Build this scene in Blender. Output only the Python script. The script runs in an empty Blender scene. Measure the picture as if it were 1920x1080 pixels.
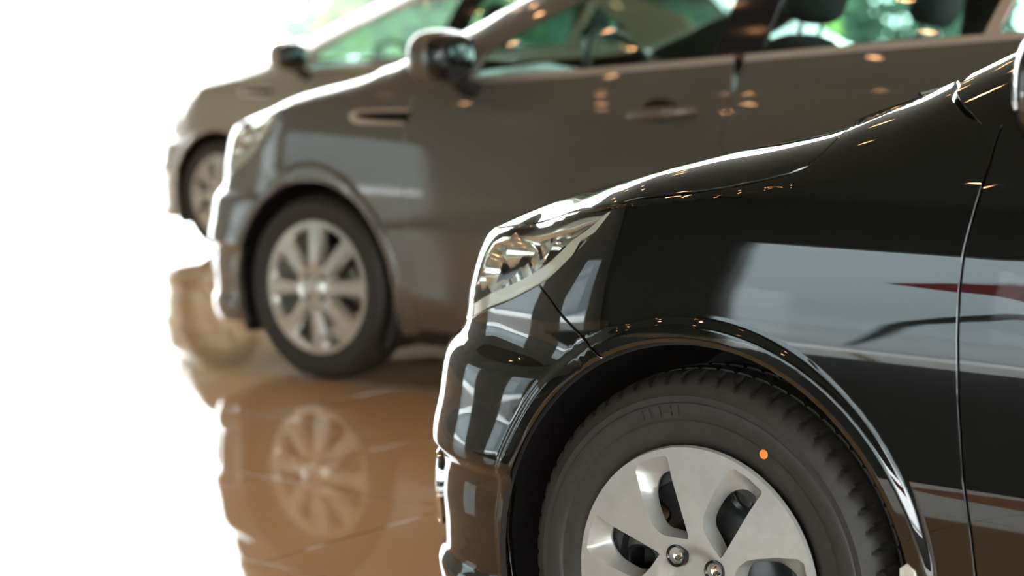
import bpy, bmesh, math, random
import numpy as np
from mathutils.geometry import delaunay_2d_cdt
from mathutils import Vector, Matrix

PI = math.pi
rnd = random.Random(7)
scene = bpy.context.scene
COL = scene.collection

# ---------------------------------------------------------------- camera
yaw, pitch = .6630, .1208
CAM = Vector((1.4621, -2.2908, 1.0717))
cd = bpy.data.cameras.new('camera'); cam = bpy.data.objects.new('camera', cd); COL.objects.link(cam)
cd.sensor_width = 36; cd.lens = 36 * 3600 / 1920; cd.clip_start = .05; cd.clip_end = 400
rv = Vector((math.cos(yaw), math.sin(yaw), 0)); d0 = Vector((-math.sin(yaw), math.cos(yaw), 0))
dv = d0 * math.cos(pitch) - Vector((0, 0, math.sin(pitch))); uv_ = d0 * math.sin(pitch) + Vector((0, 0, math.cos(pitch)))
cam.matrix_world = Matrix(((rv.x, uv_.x, -dv.x, CAM.x), (rv.y, uv_.y, -dv.y, CAM.y), (rv.z, uv_.z, -dv.z, CAM.z), (0, 0, 0, 1)))
cd.dof.use_dof = True; cd.dof.focus_distance = 2.82; cd.dof.aperture_fstop = 2.9
scene.camera = cam

# ---------------------------------------------------------------- daylight and exposure
vs = scene.view_settings
vs.view_transform = 'Standard'; vs.look = 'None'; vs.gamma = 1; vs.use_curve_mapping = False; vs.exposure = .28
w = bpy.data.worlds.new('sky'); scene.world = w; w.use_nodes = True
bg = w.node_tree.nodes['Background']
bg.inputs[0].default_value = (.93, .985, 1, 1); bg.inputs[1].default_value = 8.5

# ---------------------------------------------------------------- materials
def principled(name, color, rough=.5, metal=0, coat=0, ior=1.5, spec=.5, trans=0, alpha=1, emit=None, estr=0, coat_ior=1.5, coat_rough=.02):
    m = bpy.data.materials.new(name); m.use_nodes = True
    b = m.node_tree.nodes['Principled BSDF']
    b.inputs['Base Color'].default_value = (*color, 1); b.inputs['Roughness'].default_value = rough
    b.inputs['Metallic'].default_value = metal; b.inputs['IOR'].default_value = ior
    b.inputs['Coat Weight'].default_value = coat; b.inputs['Coat Roughness'].default_value = coat_rough
    b.inputs['Coat IOR'].default_value = coat_ior
    b.inputs['Specular IOR Level'].default_value = spec
    b.inputs['Transmission Weight'].default_value = trans
    if emit:
        b.inputs['Emission Color'].default_value = (*emit, 1); b.inputs['Emission Strength'].default_value = estr
    return m
def noise_color(m, c1, c2, scale, detail=4, stretch=(1, 1, 1), rough=None, bump=0):
    nt = m.node_tree; N = nt.nodes; Lk = nt.links; b = N['Principled BSDF']
    tc = N.new('ShaderNodeTexCoord'); mp = N.new('ShaderNodeMapping'); mp.inputs['Scale'].default_value = stretch
    nz = N.new('ShaderNodeTexNoise'); nz.inputs['Scale'].default_value = scale; nz.inputs['Detail'].default_value = detail
    cr = N.new('ShaderNodeValToRGB'); cr.color_ramp.elements[0].position = .3; cr.color_ramp.elements[1].position = .7
    cr.color_ramp.elements[0].color = (*c1, 1); cr.color_ramp.elements[1].color = (*c2, 1)
    Lk.new(tc.outputs['Object'], mp.inputs['Vector']); Lk.new(mp.outputs[0], nz.inputs['Vector'])
    Lk.new(nz.outputs['Fac'], cr.inputs['Fac']); Lk.new(cr.outputs['Color'], b.inputs['Base Color'])
    if rough:
        mr = N.new('ShaderNodeMapRange'); mr.inputs['To Min'].default_value = rough[0]; mr.inputs['To Max'].default_value = rough[1]
        Lk.new(nz.outputs['Fac'], mr.inputs['Value']); Lk.new(mr.outputs[0], b.inputs['Roughness'])
    if bump:
        bp = N.new('ShaderNodeBump'); bp.inputs['Strength'].default_value = bump; bp.inputs['Distance'].default_value = .002
        Lk.new(nz.outputs['Fac'], bp.inputs['Height']); Lk.new(bp.outputs[0], b.inputs['Normal'])
    return m
def flake_paint(name, color, metal, rough, coat_ior=1.5):
    m = principled(name, color, rough, metal, coat=1, coat_ior=coat_ior, spec=0 if metal == 0 else .5)
    c2 = tuple(min(1, c * 1.25) for c in color); c1 = tuple(c * .8 for c in color)
    return noise_color(m, c1, c2, 2500, 2)
def glass_mat(name, tint, refl=1.0):
    """thin pane: clear tinted transmission with a mirror-like surface"""
    m = bpy.data.materials.new(name); m.use_nodes = True; nt = m.node_tree; nt.nodes.clear()
    o = nt.nodes.new('ShaderNodeOutputMaterial'); t = nt.nodes.new('ShaderNodeBsdfTransparent'); g = nt.nodes.new('ShaderNodeBsdfGlossy')
    lw = nt.nodes.new('ShaderNodeLayerWeight'); lw.inputs[0].default_value = .5
    pw = nt.nodes.new('ShaderNodeMath'); pw.operation = 'POWER'; pw.inputs[1].default_value = 5
    ma = nt.nodes.new('ShaderNodeMath'); ma.operation = 'MULTIPLY_ADD'; ma.inputs[1].default_value = .92; ma.inputs[2].default_value = .06
    mx = nt.nodes.new('ShaderNodeMixShader')
    t.inputs[0].default_value = (*tint, 1); g.inputs['Roughness'].default_value = .01; g.inputs[0].default_value = (refl, refl, refl, 1)
    nt.links.new(lw.outputs['Facing'], pw.inputs[0]); nt.links.new(pw.outputs[0], ma.inputs[0]); nt.links.new(ma.outputs[0], mx.inputs[0])
    nt.links.new(t.outputs[0], mx.inputs[1]); nt.links.new(g.outputs[0], mx.inputs[2])
    nt.links.new(mx.outputs[0], o.inputs[0]); return m

M = {}
M['black_paint'] = flake_paint('black_paint', (.004, .0045, .004), 0, .35, 1.88)
M['grey_paint'] = flake_paint('grey_paint', (.105, .096, .076), .3, .40, 1.72)
M['champagne_paint'] = flake_paint('champagne_paint', (.34, .31, .235), .35, .42, 1.5)
M['silver_paint'] = flake_paint('silver_paint', (.62, .64, .65), .45, .4, 1.5)
M['plastic'] = noise_color(principled('plastic', (.012, .012, .013), .55), (.010, .010, .011), (.016, .016, .016), 900, 2, bump=.1)
M['gloss_black'] = principled('gloss_black', (.01, .01, .011), .08)
M['under'] = principled('under', (.008, .008, .008), .8)
M['rubber'] = noise_color(principled('rubber', (.022, .021, .018), .55, spec=.5), (.018, .017, .0145), (.028, .026, .022), 60, 4)
M['chrome'] = principled('chrome', (.85, .85, .84), .06, 1)
M['trim_chrome'] = principled('trim_chrome', (.66, .62, .54), .38, .85)
M['silver_cap'] = noise_color(principled('silver_cap', (.42, .42, .39), .34, .35, coat=.5), (.385, .39, .365), (.44, .445, .42), 30, 3)
M['alloy'] = principled('alloy', (.60, .60, .54), .32, .6, coat=.3)
M['steel'] = noise_color(principled('steel', (.05, .055, .055), .42, .6), (.035, .04, .04), (.07, .075, .075), 20, 3)
M['disc'] = principled('disc', (.35, .34, .33), .3, 1)
M['glass'] = glass_mat('glass', (.66, .84, .78))
M['screen_glass'] = glass_mat('screen_glass', (.72, .88, .82))
M['lens'] = glass_mat('lens', (.93, .94, .91))
M['reflector'] = principled('reflector', (.86, .86, .80), .16, .9)
M['bezel_grey'] = principled('bezel_grey', (.66, .66, .57), .32, .1)
M['bulb'] = principled('bulb', (.9, .9, .9), .02, 0, ior=1.5, trans=.8)
M['amber'] = principled('amber', (.8, .22, .03), .15, coat=1)
M['red_lens'] = principled('red_lens', (.55, .008, .012), .08, coat=1)
M['trimcloth'] = noise_color(principled('trimcloth', (.02, .021, .022), .8), (.015, .016, .017), (.03, .031, .032), 400, 2, bump=.2)
M['dash'] = principled('dash', (.016, .017, .017), .45)
M['dot'] = principled('dot', (1.0, .30, .06), .35)
M['plate'] = principled('plate', (.8, .8, .8), .4)

# ---------------------------------------------------------------- mesh helpers
class MB:
    def __init__(s): s.v = []; s.f = []
    def add(s, vs, fs):
        o = len(s.v); s.v += [tuple(map(float, p)) for p in vs]; s.f += [tuple(i + o for i in f) for f in fs]; return s
    def box(s, x0, x1, y0, y1, z0, z1, bev=0):
        if bev:
            bm = bmesh.new(); bmesh.ops.create_cube(bm, size=1)
            for v in bm.verts: v.co = ((x0+x1)/2 + v.co.x*(x1-x0), (y0+y1)/2 + v.co.y*(y1-y0), (z0+z1)/2 + v.co.z*(z1-z0))
            bmesh.ops.bevel(bm, geom=bm.edges[:], offset=bev, segments=2, affect='EDGES', profile=.5)
            bm.verts.index_update(); s.add([v.co[:] for v in bm.verts], [[v.index for v in f.verts] for f in bm.faces]); bm.free(); return s
        return s.add([(x, y, z) for x in (x0, x1) for y in (y0, y1) for z in (z0, z1)],
                     [(0, 1, 3, 2), (4, 6, 7, 5), (0, 4, 5, 1), (2, 3, 7, 6), (0, 2, 6, 4), (1, 5, 7, 3)])
    def blob(s, c, r, e=2.0, n=32, k=20, rot=None):
        """superellipsoid, e>2 is boxier"""
        vs = []; fs = []
        sp = lambda t: math.copysign(abs(t) ** (2 / e), t)
        for i in range(k + 1):
            ph = -PI/2 + PI * i / k
            for j in range(n):
                th = 2*PI*j/n
                p = Vector((r[0]*sp(math.cos(ph))*sp(math.cos(th)), r[1]*sp(math.cos(ph))*sp(math.sin(th)), r[2]*sp(math.sin(ph))))
                if rot: p = rot @ p
                vs.append((c[0]+p.x, c[1]+p.y, c[2]+p.z))
        for i in range(k):
            for j in range(n):
                a = i*n+j; b = i*n+(j+1) % n
                fs.append((a, b, b+n, a+n))
        return s.add(vs, fs)
    def tube(s, pts, r, n=12, closed=False, cap=True):
        pts = [Vector(p) for p in pts]; m = len(pts); vs = []; fs = []
        rr = r if hasattr(r, '__len__') else [r]*m
        up = Vector((0, 0, 1)); prev = None
        for i, p in enumerate(pts):
            t = (pts[(i+1) % m] - pts[i-1]) if closed else (pts[min(i+1, m-1)] - pts[max(i-1, 0)])
            t.normalize()
            a = prev - t*prev.dot(t) if prev else t.cross(up if abs(t.z) < .95 else Vector((1, 0, 0)))
            a.normalize(); prev = a; b = t.cross(a)
            for j in range(n):
                th = 2*PI*j/n; q = p + (a*math.cos(th) + b*math.sin(th))*rr[i]; vs.append(q[:])
        for i in range(m if closed else m-1):
            for j in range(n):
                x = i*n+j; y = i*n+(j+1) % n; i2 = (i+1) % m
                fs.append((x, y, i2*n+(j+1) % n, i2*n+j))
        if cap and not closed: fs += [tuple(range(n))[::-1], tuple(range((m-1)*n, m*n))]
        return s.add(vs, fs)
    def lathe_y(s, prof, n=96, c=(0, 0, 0), fn=None, close=False):
        """profile of (y, r) turned about the Y axis; fn(i_ang, i_prof) adds to the radius"""
        vs = []; fs = []; k = len(prof)
        for j in range(n):
            th = 2*PI*j/n
            for i, (y, r) in enumerate(prof):
                if fn: r = r + fn(j, i)
                vs.append((c[0]+r*math.sin(th), c[1]+y, c[2]+r*math.cos(th)))
        for j in range(n):
            j2 = (j+1) % n
            for i in range(k-1 if not close else k):
                i2 = (i+1) % k
                fs.append((j*k+i, j2*k+i, j2*k+i2, j*k+i2))
        return s.add(vs, fs)
    def build(s, name, mat, parent=None, smooth=True, angle=None, loc=None):
        me = bpy.data.meshes.new(name); me.from_pydata(s.v, [], s.f); me.update()
        bm = bmesh.new(); bm.from_mesh(me); bmesh.ops.recalc_face_normals(bm, faces=bm.faces[:]); bm.to_mesh(me); bm.free()
        if smooth:
            me.shade_smooth()
            if angle is None: angle = 35
            me.set_sharp_from_angle(angle=math.radians(angle))
        me.materials.append(mat)
        o = bpy.data.objects.new(name, me); COL.objects.link(o)
        if parent: o.parent = parent
        if loc: o.location = loc
        return o
def tag(o, label=None, cat=None, group=None, kind=None):
    for k, v in (('label', label), ('category', cat), ('group', group), ('kind', kind)):
        if v: o[k] = v
    return o
def empty(name, loc=(0, 0, 0), rz=0):
    o = bpy.data.objects.new(name, None); COL.objects.link(o); o.location = loc; o.rotation_euler = (0, 0, rz); o.empty_display_size = .2; return o
# ---------------------------------------------------------------- car surface mathematics
def pchip(xs, ys):
    xs = np.asarray(xs, float); ys = np.asarray(ys, float)
    h = np.diff(xs); d = np.diff(ys) / h
    m = np.zeros_like(xs)
    m[0] = d[0]; m[-1] = d[-1]
    for i in range(1, len(xs) - 1):
        if d[i-1] * d[i] > 0:
            w1 = 2*h[i] + h[i-1]; w2 = h[i] + 2*h[i-1]
            m[i] = (w1 + w2) / (w1 / d[i-1] + w2 / d[i])
    def f(x):
        x = np.clip(np.asarray(x, float), xs[0], xs[-1])
        i = np.clip(np.searchsorted(xs, x) - 1, 0, len(xs) - 2)
        t = (x - xs[i]) / h[i]
        return ((2*t**3 - 3*t**2 + 1) * ys[i] + (t**3 - 2*t**2 + t) * h[i] * m[i]
                + (-2*t**3 + 3*t**2) * ys[i+1] + (t**3 - t**2) * h[i] * m[i+1])
    return f

def sstep(a, b, x):
    t = np.clip((np.asarray(x, float) - a) / (b - a), 0, 1)
    return t * t * (3 - 2 * t)

class CarSurf:
    """side(s, z): the flank, wrapped round both bumper corners; top(x, y): bonnet, screens, roof, boot."""
    W = 0.85                                            # half width
    def __init__(self, hood=0.0, nose=0.0, wheelbase=2.57):
        self.hood = hood; self.wb = wheelbase
        def bez(P, n=900):
            t = np.linspace(0, 1, n)[:, None]; P = np.array(P, float)
            return (1-t)**3*P[0] + 3*(1-t)**2*t*P[1] + 3*(1-t)*t*t*P[2] + t**3*P[3]
        fr = bez([(-.25, 0), (-.55 - nose, 0), (-.80 - nose, .19), (-.81 - nose, self.W)])
        rr = bez([(3.02, 0), (3.36, 0), (3.50, .24), (3.52, self.W)])
        def arc(C): return np.concatenate([[0], np.cumsum(np.hypot(*np.diff(C, axis=0).T))])
        fs = arc(fr); rs = arc(rr)
        xs = np.linspace(-.25, 3.02, 700)[1:-1]
        C = np.concatenate([fr[::-1], np.stack([xs, 0*xs], 1), rr])
        s = np.concatenate([-.25 - fs[::-1], xs, 3.02 + rs])
        T = np.gradient(C, s, axis=0); T /= np.linalg.norm(T, axis=1)[:, None]
        N = np.stack([-T[:, 1], T[:, 0]], 1)            # inward normal
        self.bs, self.bC, self.bN = s, C, N
        self.smin, self.smax = s[0], s[-1]
        self._dside = pchip([.08, .14, .19, .23, .30, .40, .52, .62, .72, .80, .86, .905, .95, 1.05],
                            [.12, .085, .055, .036, .018, .006, 0, 0, .004, .014, .026, .040, .058, .10])
        self._dfront = pchip([.10, .15, .19, .22, .25, .285, .34, .385, .408, .4325, .502, .575, .597, .612, .635, .671, .707, .744, .771, .79, .82, .9],
                             [.06, .03, .014, .010, .022, .021, .017, .019, .015, 0, .012, .024, .037, .052, .060, .063, .070, .081, .094, .109, .14, .22])
        self._drear = pchip([.10, .2, .3, .45, .56, .6, .8, .9, 1.0, 1.1], [.10, .05, .02, 0, .01, .035, .045, .06, .08, .12])
        h = hood
        self._zc = pchip([self.smin, -.95, -.70, -.55, -.43, -.30, -.16, -.03, .07, .18, .34, .45, 1.0, 1.6, 2.4, 3.0, 3.3, self.smax],
                         np.array([.735, .752, .775, .79, .802, .826, .849, .868, .883, .897, .908, .914, .935, .955, .985, .99, .98, .98])
                         + h * np.array([1, 1, 1, 1, 1, 1, 1, 1, 1, .95, .8, .7, .5, .3, 0, 0, 0, 0]))
        self._zg = pchip([-.85, -.72, -.645, -.52, -.37, -.26, -.157, -.059, .04, .125, .20, .253, .31, .55, .637, 1.0, 1.35, 1.75, 2.2, 2.55, 2.85, 3.05, 3.2, 3.42, 3.55],
                         np.array([.72, .748, .768, .806, .852, .880, .906, .929, .949, .972, 1.004, 1.027, 1.058, 1.19, 1.24, 1.39, 1.475, 1.505, 1.485, 1.42, 1.27, 1.14, 1.10, 1.08, 1.06])
                         + h * np.array([1, 1, 1, 1, 1, 1, 1, 1, 1, 1, 1, .95, .9, .5, .4, 0, 0, 0, 0, 0, 0, 0, 0, 0, 0]))
        self._L = pchip([-2, -.2, .05, .25, .6, 1.2, 2.6, 3.1, 4.2], [.05, .05, .055, .075, .10, .105, .105, .07, .07])
        self._dome = pchip([-1, .1, .4, 1.0, 2.4, 3.1, 4], [.045, .045, .04, .03, .03, .02, .02])
    def B(self, s):
        s = np.clip(s, self.smin, self.smax)
        return (np.stack([np.interp(s, self.bs, self.bC[:, 0]), np.interp(s, self.bs, self.bC[:, 1])], -1),
                np.stack([np.interp(s, self.bs, self.bN[:, 0]), np.interp(s, self.bs, self.bN[:, 1])], -1))
    def depth(self, s, z):
        s = np.asarray(s, float); z = np.asarray(z, float)
        u = np.clip((s - 1.3) / 1.75, -1, 1)
        z = z - self.shift(s) * sstep(.60, .84, z)       # a taller bonnet stretches the flank below it
        side = self._dside(z) + .012 * (1 - np.cos(np.pi * u)) - .02
        wf = sstep(-.12, -.46, s); wr = sstep(2.9, 3.25, s)
        d = side * (1 - wf - wr) + self._dfront(z) * wf + self._drear(z) * wr
        for xw in (0, self.wb):                         # flared lip round the wheel arches
            r = np.hypot(s - xw, z - .31)
            k = sstep(.10, .22, z)
            d = d - k * .0065 * sstep(.394, .376, r) + k * .003 * sstep(.360, .349, r)
        # sculpted line through the doors
        k = sstep(.45, .8, s) * sstep(3.1, 2.5, s)
        zz = z - (.80 + .05 * (s - .5))
        d = d + k * .006 * np.exp(-(zz / .06) ** 2)
        k = sstep(.30, .6, s) * sstep(2.5, 2.2, s)
        d = d - k * .010 * np.exp(-((z - .30) / .05) ** 2)
        return d
    def zc(self, s): return self._zc(s)
    def shift(self, s): return self.hood * np.interp(s, [-2, .1, .45, 1.6, 2.4], [1., 1., .7, .3, 0])
    def warp(self, pts):
        return [(a, b + float(self.shift(a) * sstep(.60, .84, b))) for a, b in pts]
    def zlim(self, s, e):
        s = np.asarray(s, float); C, z = self.crease(s); N = self.B(s)[1]; Q = C + N * e
        h1 = self.zg(C[..., 0], C[..., 1]) - z
        return self.zg(Q[..., 0], Q[..., 1]) - h1 * np.exp(-e / self._L(s))
    def zg(self, x, y):
        yy = np.minimum(y, 2*self.W - y)
        a = np.clip((yy - .06) / (self.W - .06), -.2, 1)
        return self._zg(x) + self._dome(x) * (np.sin(np.pi/2 * a) - np.sin(np.pi/2 * .16 / .79))
    def crease(self, s):
        z = self.zc(s); C, N = self.B(s); d = self.depth(s, z)
        return C + N * d[..., None], z
    def side(self, s, z):
        s = np.asarray(s, float); z = np.asarray(z, float)
        C, N = self.B(s); zc = self.zc(s)
        d = self.depth(s, np.minimum(z, zc))
        P = C + N * d[..., None]
        up = z > zc
        if np.any(up):
            h1 = self.zg(P[..., 0], P[..., 1]) - zc
            L = self._L(s)
            e = np.zeros_like(z)
            for _ in range(6):
                Q = P + N * e[..., None]
                g = self.zg(Q[..., 0], Q[..., 1]) - z; g0 = .006
                gg = np.maximum(g, g0)
                e = L * np.log(np.maximum(h1, .007) / gg) + np.where(g < g0, L * (g0 - g) / g0, 0)
                e = np.where(up, np.clip(e, 0, .35), 0)
            P = P + N * e[..., None]
        return np.stack([P[..., 0], P[..., 1], z], -1)
    def top(self, x, y):
        x = np.asarray(x, float); y = np.asarray(y, float)
        if not hasattr(self, '_cs'):
            self._cs = np.concatenate([np.arange(self.smin, -.2, .004), np.arange(-.2, 3.0, .012), np.arange(3.0, self.smax, .006)])
            self._cp, self._cz = self.crease(self._cs)
            self._h1 = np.maximum(self.zg(self._cp[:, 0], self._cp[:, 1]) - self._cz, .005)
            self._Ls = self._L(self._cs)
        yy = np.minimum(y, 2*self.W - y)
        sh = x.shape; xf = x.ravel(); yf = yy.ravel()
        e = np.empty(xf.size); sn = np.empty(xf.size)
        for a in range(0, xf.size, 3000):
            dx = xf[a:a+3000, None] - self._cp[None, :, 0]; dy = yf[a:a+3000, None] - self._cp[None, :, 1]
            D = dx*dx + dy*dy
            i = np.clip(D.argmin(1), 1, len(self._cs) - 2)
            k = np.arange(len(i))
            d0, d1, d2 = D[k, i-1], D[k, i], D[k, i+1]   # parabolic refinement keeps the field smooth
            den = d0 - 2*d1 + d2
            t = np.clip(np.where(np.abs(den) > 1e-12, .5*(d0 - d2)/np.where(np.abs(den) > 1e-12, den, 1), 0), -1, 1)
            dm = np.maximum(d1 - .25*(d0 - d2)*t, 0)
            e[a:a+3000] = np.sqrt(dm)
            sn[a:a+3000] = self._cs[i] + t * np.where(t > 0, self._cs[i+1] - self._cs[i], self._cs[i] - self._cs[i-1])
        h1 = np.interp(sn, self._cs, self._h1); L = np.interp(sn, self._cs, self._Ls)
        z = self.zg(x, y) - (h1 * np.exp(-e / L)).reshape(sh)
        return np.stack([x, y, z], -1)
    def normals(self, f, u, v, eps=.002):
        du = f(u + eps, v) - f(u - eps, v); dv = f(u, v + eps) - f(u, v - eps)
        n = np.cross(du, dv); return n / np.maximum(np.linalg.norm(n, axis=-1, keepdims=True), 1e-12)
# ---------------------------------------------------------------- panels cut out of a smooth surface
def seg_dist(P, A, Bp):
    d = Bp - A; L2 = (d*d).sum(-1); L2 = np.where(L2 < 1e-14, 1e-14, L2)
    out = np.full(len(P), 1e9)
    for a in range(0, len(P), 4000):
        q = P[a:a+4000, None, :] - A[None]
        t = np.clip((q*d[None]).sum(-1)/L2[None], 0, 1)
        r = q - t[..., None]*d[None]
        out[a:a+4000] = np.sqrt((r*r).sum(-1)).min(1)
    return out
def inside(P, poly):
    x, y = P[:, 0], P[:, 1]; n = len(poly); c = np.zeros(len(P), bool)
    for i in range(n):
        x1, y1 = poly[i]; x2, y2 = poly[(i+1) % n]
        if y1 == y2: continue
        k = ((y1 > y) != (y2 > y)) & (x < (x2-x1)*(y-y1)/(y2-y1) + x1)
        c ^= k
    return c
def smooth_poly(pts, n=6, closed=False):
    """Catmull-Rom through the points"""
    P = [np.array(p, float) for p in pts]; out = []; m = len(P)
    for i in range(m if closed else m-1):
        p0 = P[(i-1) % m] if closed or i > 0 else 2*P[0]-P[1]
        p1 = P[i]; p2 = P[(i+1) % m]
        p3 = P[(i+2) % m] if closed or i+2 < m else 2*P[-1]-P[-2]
        for k in range(n):
            t = k/n
            out.append(tuple(.5*((2*p1) + (-p0+p2)*t + (2*p0-5*p1+4*p2-p3)*t*t + (-p0+3*p1-3*p2+p3)*t**3)))
    if not closed: out.append(tuple(P[-1]))
    return out
def arcpts(cx, cz, r, a0, a1, n=24):
    """angles in degrees clockwise from straight up"""
    return [(cx + r*math.sin(math.radians(a0+(a1-a0)*k/n)), cz + r*math.cos(math.radians(a0+(a1-a0)*k/n))) for k in range(n+1)]
def inset_poly(poly, g):
    P = np.array(poly); n = len(P)
    A = .5*np.sum(P[:, 0]*np.roll(P[:, 1], -1) - np.roll(P[:, 0], -1)*P[:, 1]); sg = 1 if A > 0 else -1
    out = []
    for i in range(n):
        e1 = P[i]-P[i-1]; e2 = P[(i+1) % n]-P[i]
        e1 = e1/max(np.linalg.norm(e1), 1e-9); e2 = e2/max(np.linalg.norm(e2), 1e-9)
        n1 = np.array([-e1[1], e1[0]])*sg; n2 = np.array([-e2[1], e2[0]])*sg
        m = n1+n2; L = np.linalg.norm(m)
        m = m/L if L > .3 else n1
        k = 1/max(m@n1, .5)
        out.append(P[i]+m*g*k)
    return np.array(out)
def densify(P, cell):
    out = []; n = len(P)
    for i in range(n):
        a = P[i]; b = P[(i+1) % n]; L = np.linalg.norm(b-a)
        if L < 1e-7: continue
        k = max(1, int(math.ceil(L/cell)))
        for j in range(k): out.append(a+(b-a)*j/k)
    return np.array(out)
def cdt_region(outer, holes, cell, extra=None):
    loops = [densify(np.array(outer), cell)] + [densify(np.array(h), cell) for h in holes]
    O = loops[0]; lo = O.min(0); hi = O.max(0)
    gx = np.arange(lo[0]+cell/2, hi[0], cell); gy = np.arange(lo[1]+cell/2, hi[1], cell*.87)
    G = np.array([(x+(cell/2 if j % 2 else 0), y) for j, y in enumerate(gy) for x in gx])
    if len(G):
        k = inside(G, O)
        for h in loops[1:]: k &= ~inside(G, h)
        G = G[k]
    allA = [l for l in loops]; allB = [np.roll(l, -1, axis=0) for l in loops]
    ex = []
    if extra is not None:
        ex = [densify(np.array(e), cell) for e in extra]
        allA += ex; allB += [np.roll(e, -1, axis=0) for e in ex]
    if len(G):
        G = G[seg_dist(G, np.concatenate(allA), np.concatenate(allB)) > cell*.45]
    pts = []; edges = []
    for l in loops+ex:
        o = len(pts); pts += list(l); edges += [(o+i, o+(i+1) % len(l)) for i in range(len(l))]
    nb = len(pts); pts += list(G)
    vc, ed, fc, ov, _, _ = delaunay_2d_cdt([Vector((float(p[0]), float(p[1]))) for p in pts], edges, [], 0, 1e-6)
    V = np.array([(v.x, v.y) for v in vc]); F = np.array([f for f in fc if len(f) == 3])
    cen = V[F].mean(1); k = inside(cen, loops[0])
    for h in loops[1:]: k &= ~inside(cen, h)
    F = F[k]
    # boundary edges, ordered as in the triangles
    cnt = {}
    for f in F:
        for a, b in ((f[0], f[1]), (f[1], f[2]), (f[2], f[0])):
            if (b, a) in cnt: del cnt[(b, a)]
            else: cnt[(a, b)] = 1
    return V, F, list(cnt)
def panel(name, mat, parent, cs, f, poly, cell=.02, gap=.0022, holes=(), lip=.014, offset=0, out=None, mirror=True, sides=('near', 'far'), bump=None, extra=None):
    """cs: CarSurf, f: cs.side or cs.top. Builds the near panel and (optionally) its twin on the far flank."""
    P = inset_poly(poly, gap) if gap else np.array(poly)
    H = [inset_poly(h, -gap) if gap else np.array(h) for h in holes]
    V, F, be = cdt_region(P, H, cell, extra)
    u, v = V[:, 0], V[:, 1]
    isside = f == cs.side
    def surf(a, b):
        Q = f(a, b)
        return Q
    def nrm(a, b):
        n = cs.normals(f, a, b)
        ref = np.array([0, 0, 1.]) if not isside else None
        if isside:
            Nin = cs.B(a)[1]; s = (n[:, 0]*Nin[:, 0]+n[:, 1]*Nin[:, 1]); s = np.where(s > 0, -1, 1)
        else: s = np.where(n[:, 2] < 0, -1, 1)
        return n*s[:, None]
    Q = surf(u, v); Nn = nrm(u, v)
    if bump is not None:
        e = .003
        def sb(a, b):
            q = f(a, b); n = nrm(a, b); return q + n*bump(a, b)[:, None]
        Q = sb(u, v); du = sb(u+e, v)-sb(u-e, v); dvv = sb(u, v+e)-sb(u, v-e)
        n2 = np.cross(du, dvv); n2 /= np.maximum(np.linalg.norm(n2, axis=1, keepdims=True), 1e-12)
        n2 *= np.sign((n2*Nn).sum(1))[:, None]; N0 = Nn; Nn = n2
    Q = Q + Nn*offset
    nv = len(Q); verts = [Q]; norms = [Nn]; faces = [tuple(t) for t in F]
    # orient triangles with the normals
    a, b, c = Q[F[:, 0]], Q[F[:, 1]], Q[F[:, 2]]
    flip = ((np.cross(b-a, c-a)*Nn[F[:, 0]]).sum(1).sum() < 0)
    if flip: faces = [t[::-1] for t in faces]; be = [(q, p) for p, q in be]
    if lip:
        idx = {}; ring = sorted({i for e_ in be for i in e_}); base = nv
        mid = []; low = []
        for k, i in enumerate(ring): idx[i] = k
        R = np.array(ring)
        # rounded edge: one ring rolled over, one ring deep
        tang = np.zeros((len(R), 3))
        for p, q in be:
            t = Q[q]-Q[p]; tang[idx[p]] += t; tang[idx[q]] += t
        tang /= np.maximum(np.linalg.norm(tang, axis=1, keepdims=True), 1e-9)
        outw = np.cross(tang, Nn[R]); outw /= np.maximum(np.linalg.norm(outw, axis=1, keepdims=True), 1e-9)
        r1 = Q[R]+outw*.0007-Nn[R]*.0009; r2 = Q[R]+outw*.0008-Nn[R]*lip
        n1 = outw*.8+Nn[R]*.6; n2_ = outw
        verts += [r1, r2]; norms += [n1/np.linalg.norm(n1, axis=1, keepdims=True), n2_]
        for p, q in be:
            A = base+idx[p]; B = base+idx[q]; A2 = A+len(R); B2 = B+len(R)
            faces.append((q, p, A, B)); faces.append((B, A, A2, B2))
    VV = np.concatenate(verts); NN = np.concatenate(norms)
    res = []
    for sd in sides:
        if sd == 'far' and not mirror: continue
        V2 = VV.copy(); N2 = NN.copy(); Fc = faces
        if sd == 'far':
            V2[:, 1] = 2*cs.W-V2[:, 1]; N2[:, 1] *= -1; Fc = [t[::-1] for t in faces]
        me = bpy.data.meshes.new(name); me.from_pydata(V2.tolist(), [], [tuple(int(i) for i in t) for t in Fc]); me.update()
        me.shade_smooth(); me.normals_split_custom_set_from_vertices(N2.tolist())
        me.materials.append(mat)
        o = bpy.data.objects.new(name, me); COL.objects.link(o); o.parent = parent; res.append(o)
    return res
def joined(name, objs, parent):
    """join panel halves that meet on the centre line into one mesh, keeping their normals"""
    V = []; F = []; N = []; mats = []
    for o in objs:
        me = o.data; k = len(V)
        V += [v.co[:] for v in me.vertices]; F += [tuple(i+k for i in p.vertices) for p in me.polygons]
        cn = {}
        for l, n in zip(me.loops, me.corner_normals): cn[l.vertex_index] = n.vector[:]
        N += [cn.get(i, (0, 0, 1)) for i in range(len(me.vertices))]
    mat = objs[0].data.materials[0]
    for o in objs: me = o.data; bpy.data.objects.remove(o); bpy.data.meshes.remove(me)
    me = bpy.data.meshes.new(name); me.from_pydata(V, [], F); me.update(); me.shade_smooth(); me.normals_split_custom_set_from_vertices(N)
    me.materials.append(mat); o = bpy.data.objects.new(name, me); COL.objects.link(o); o.parent = parent; return o

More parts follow.
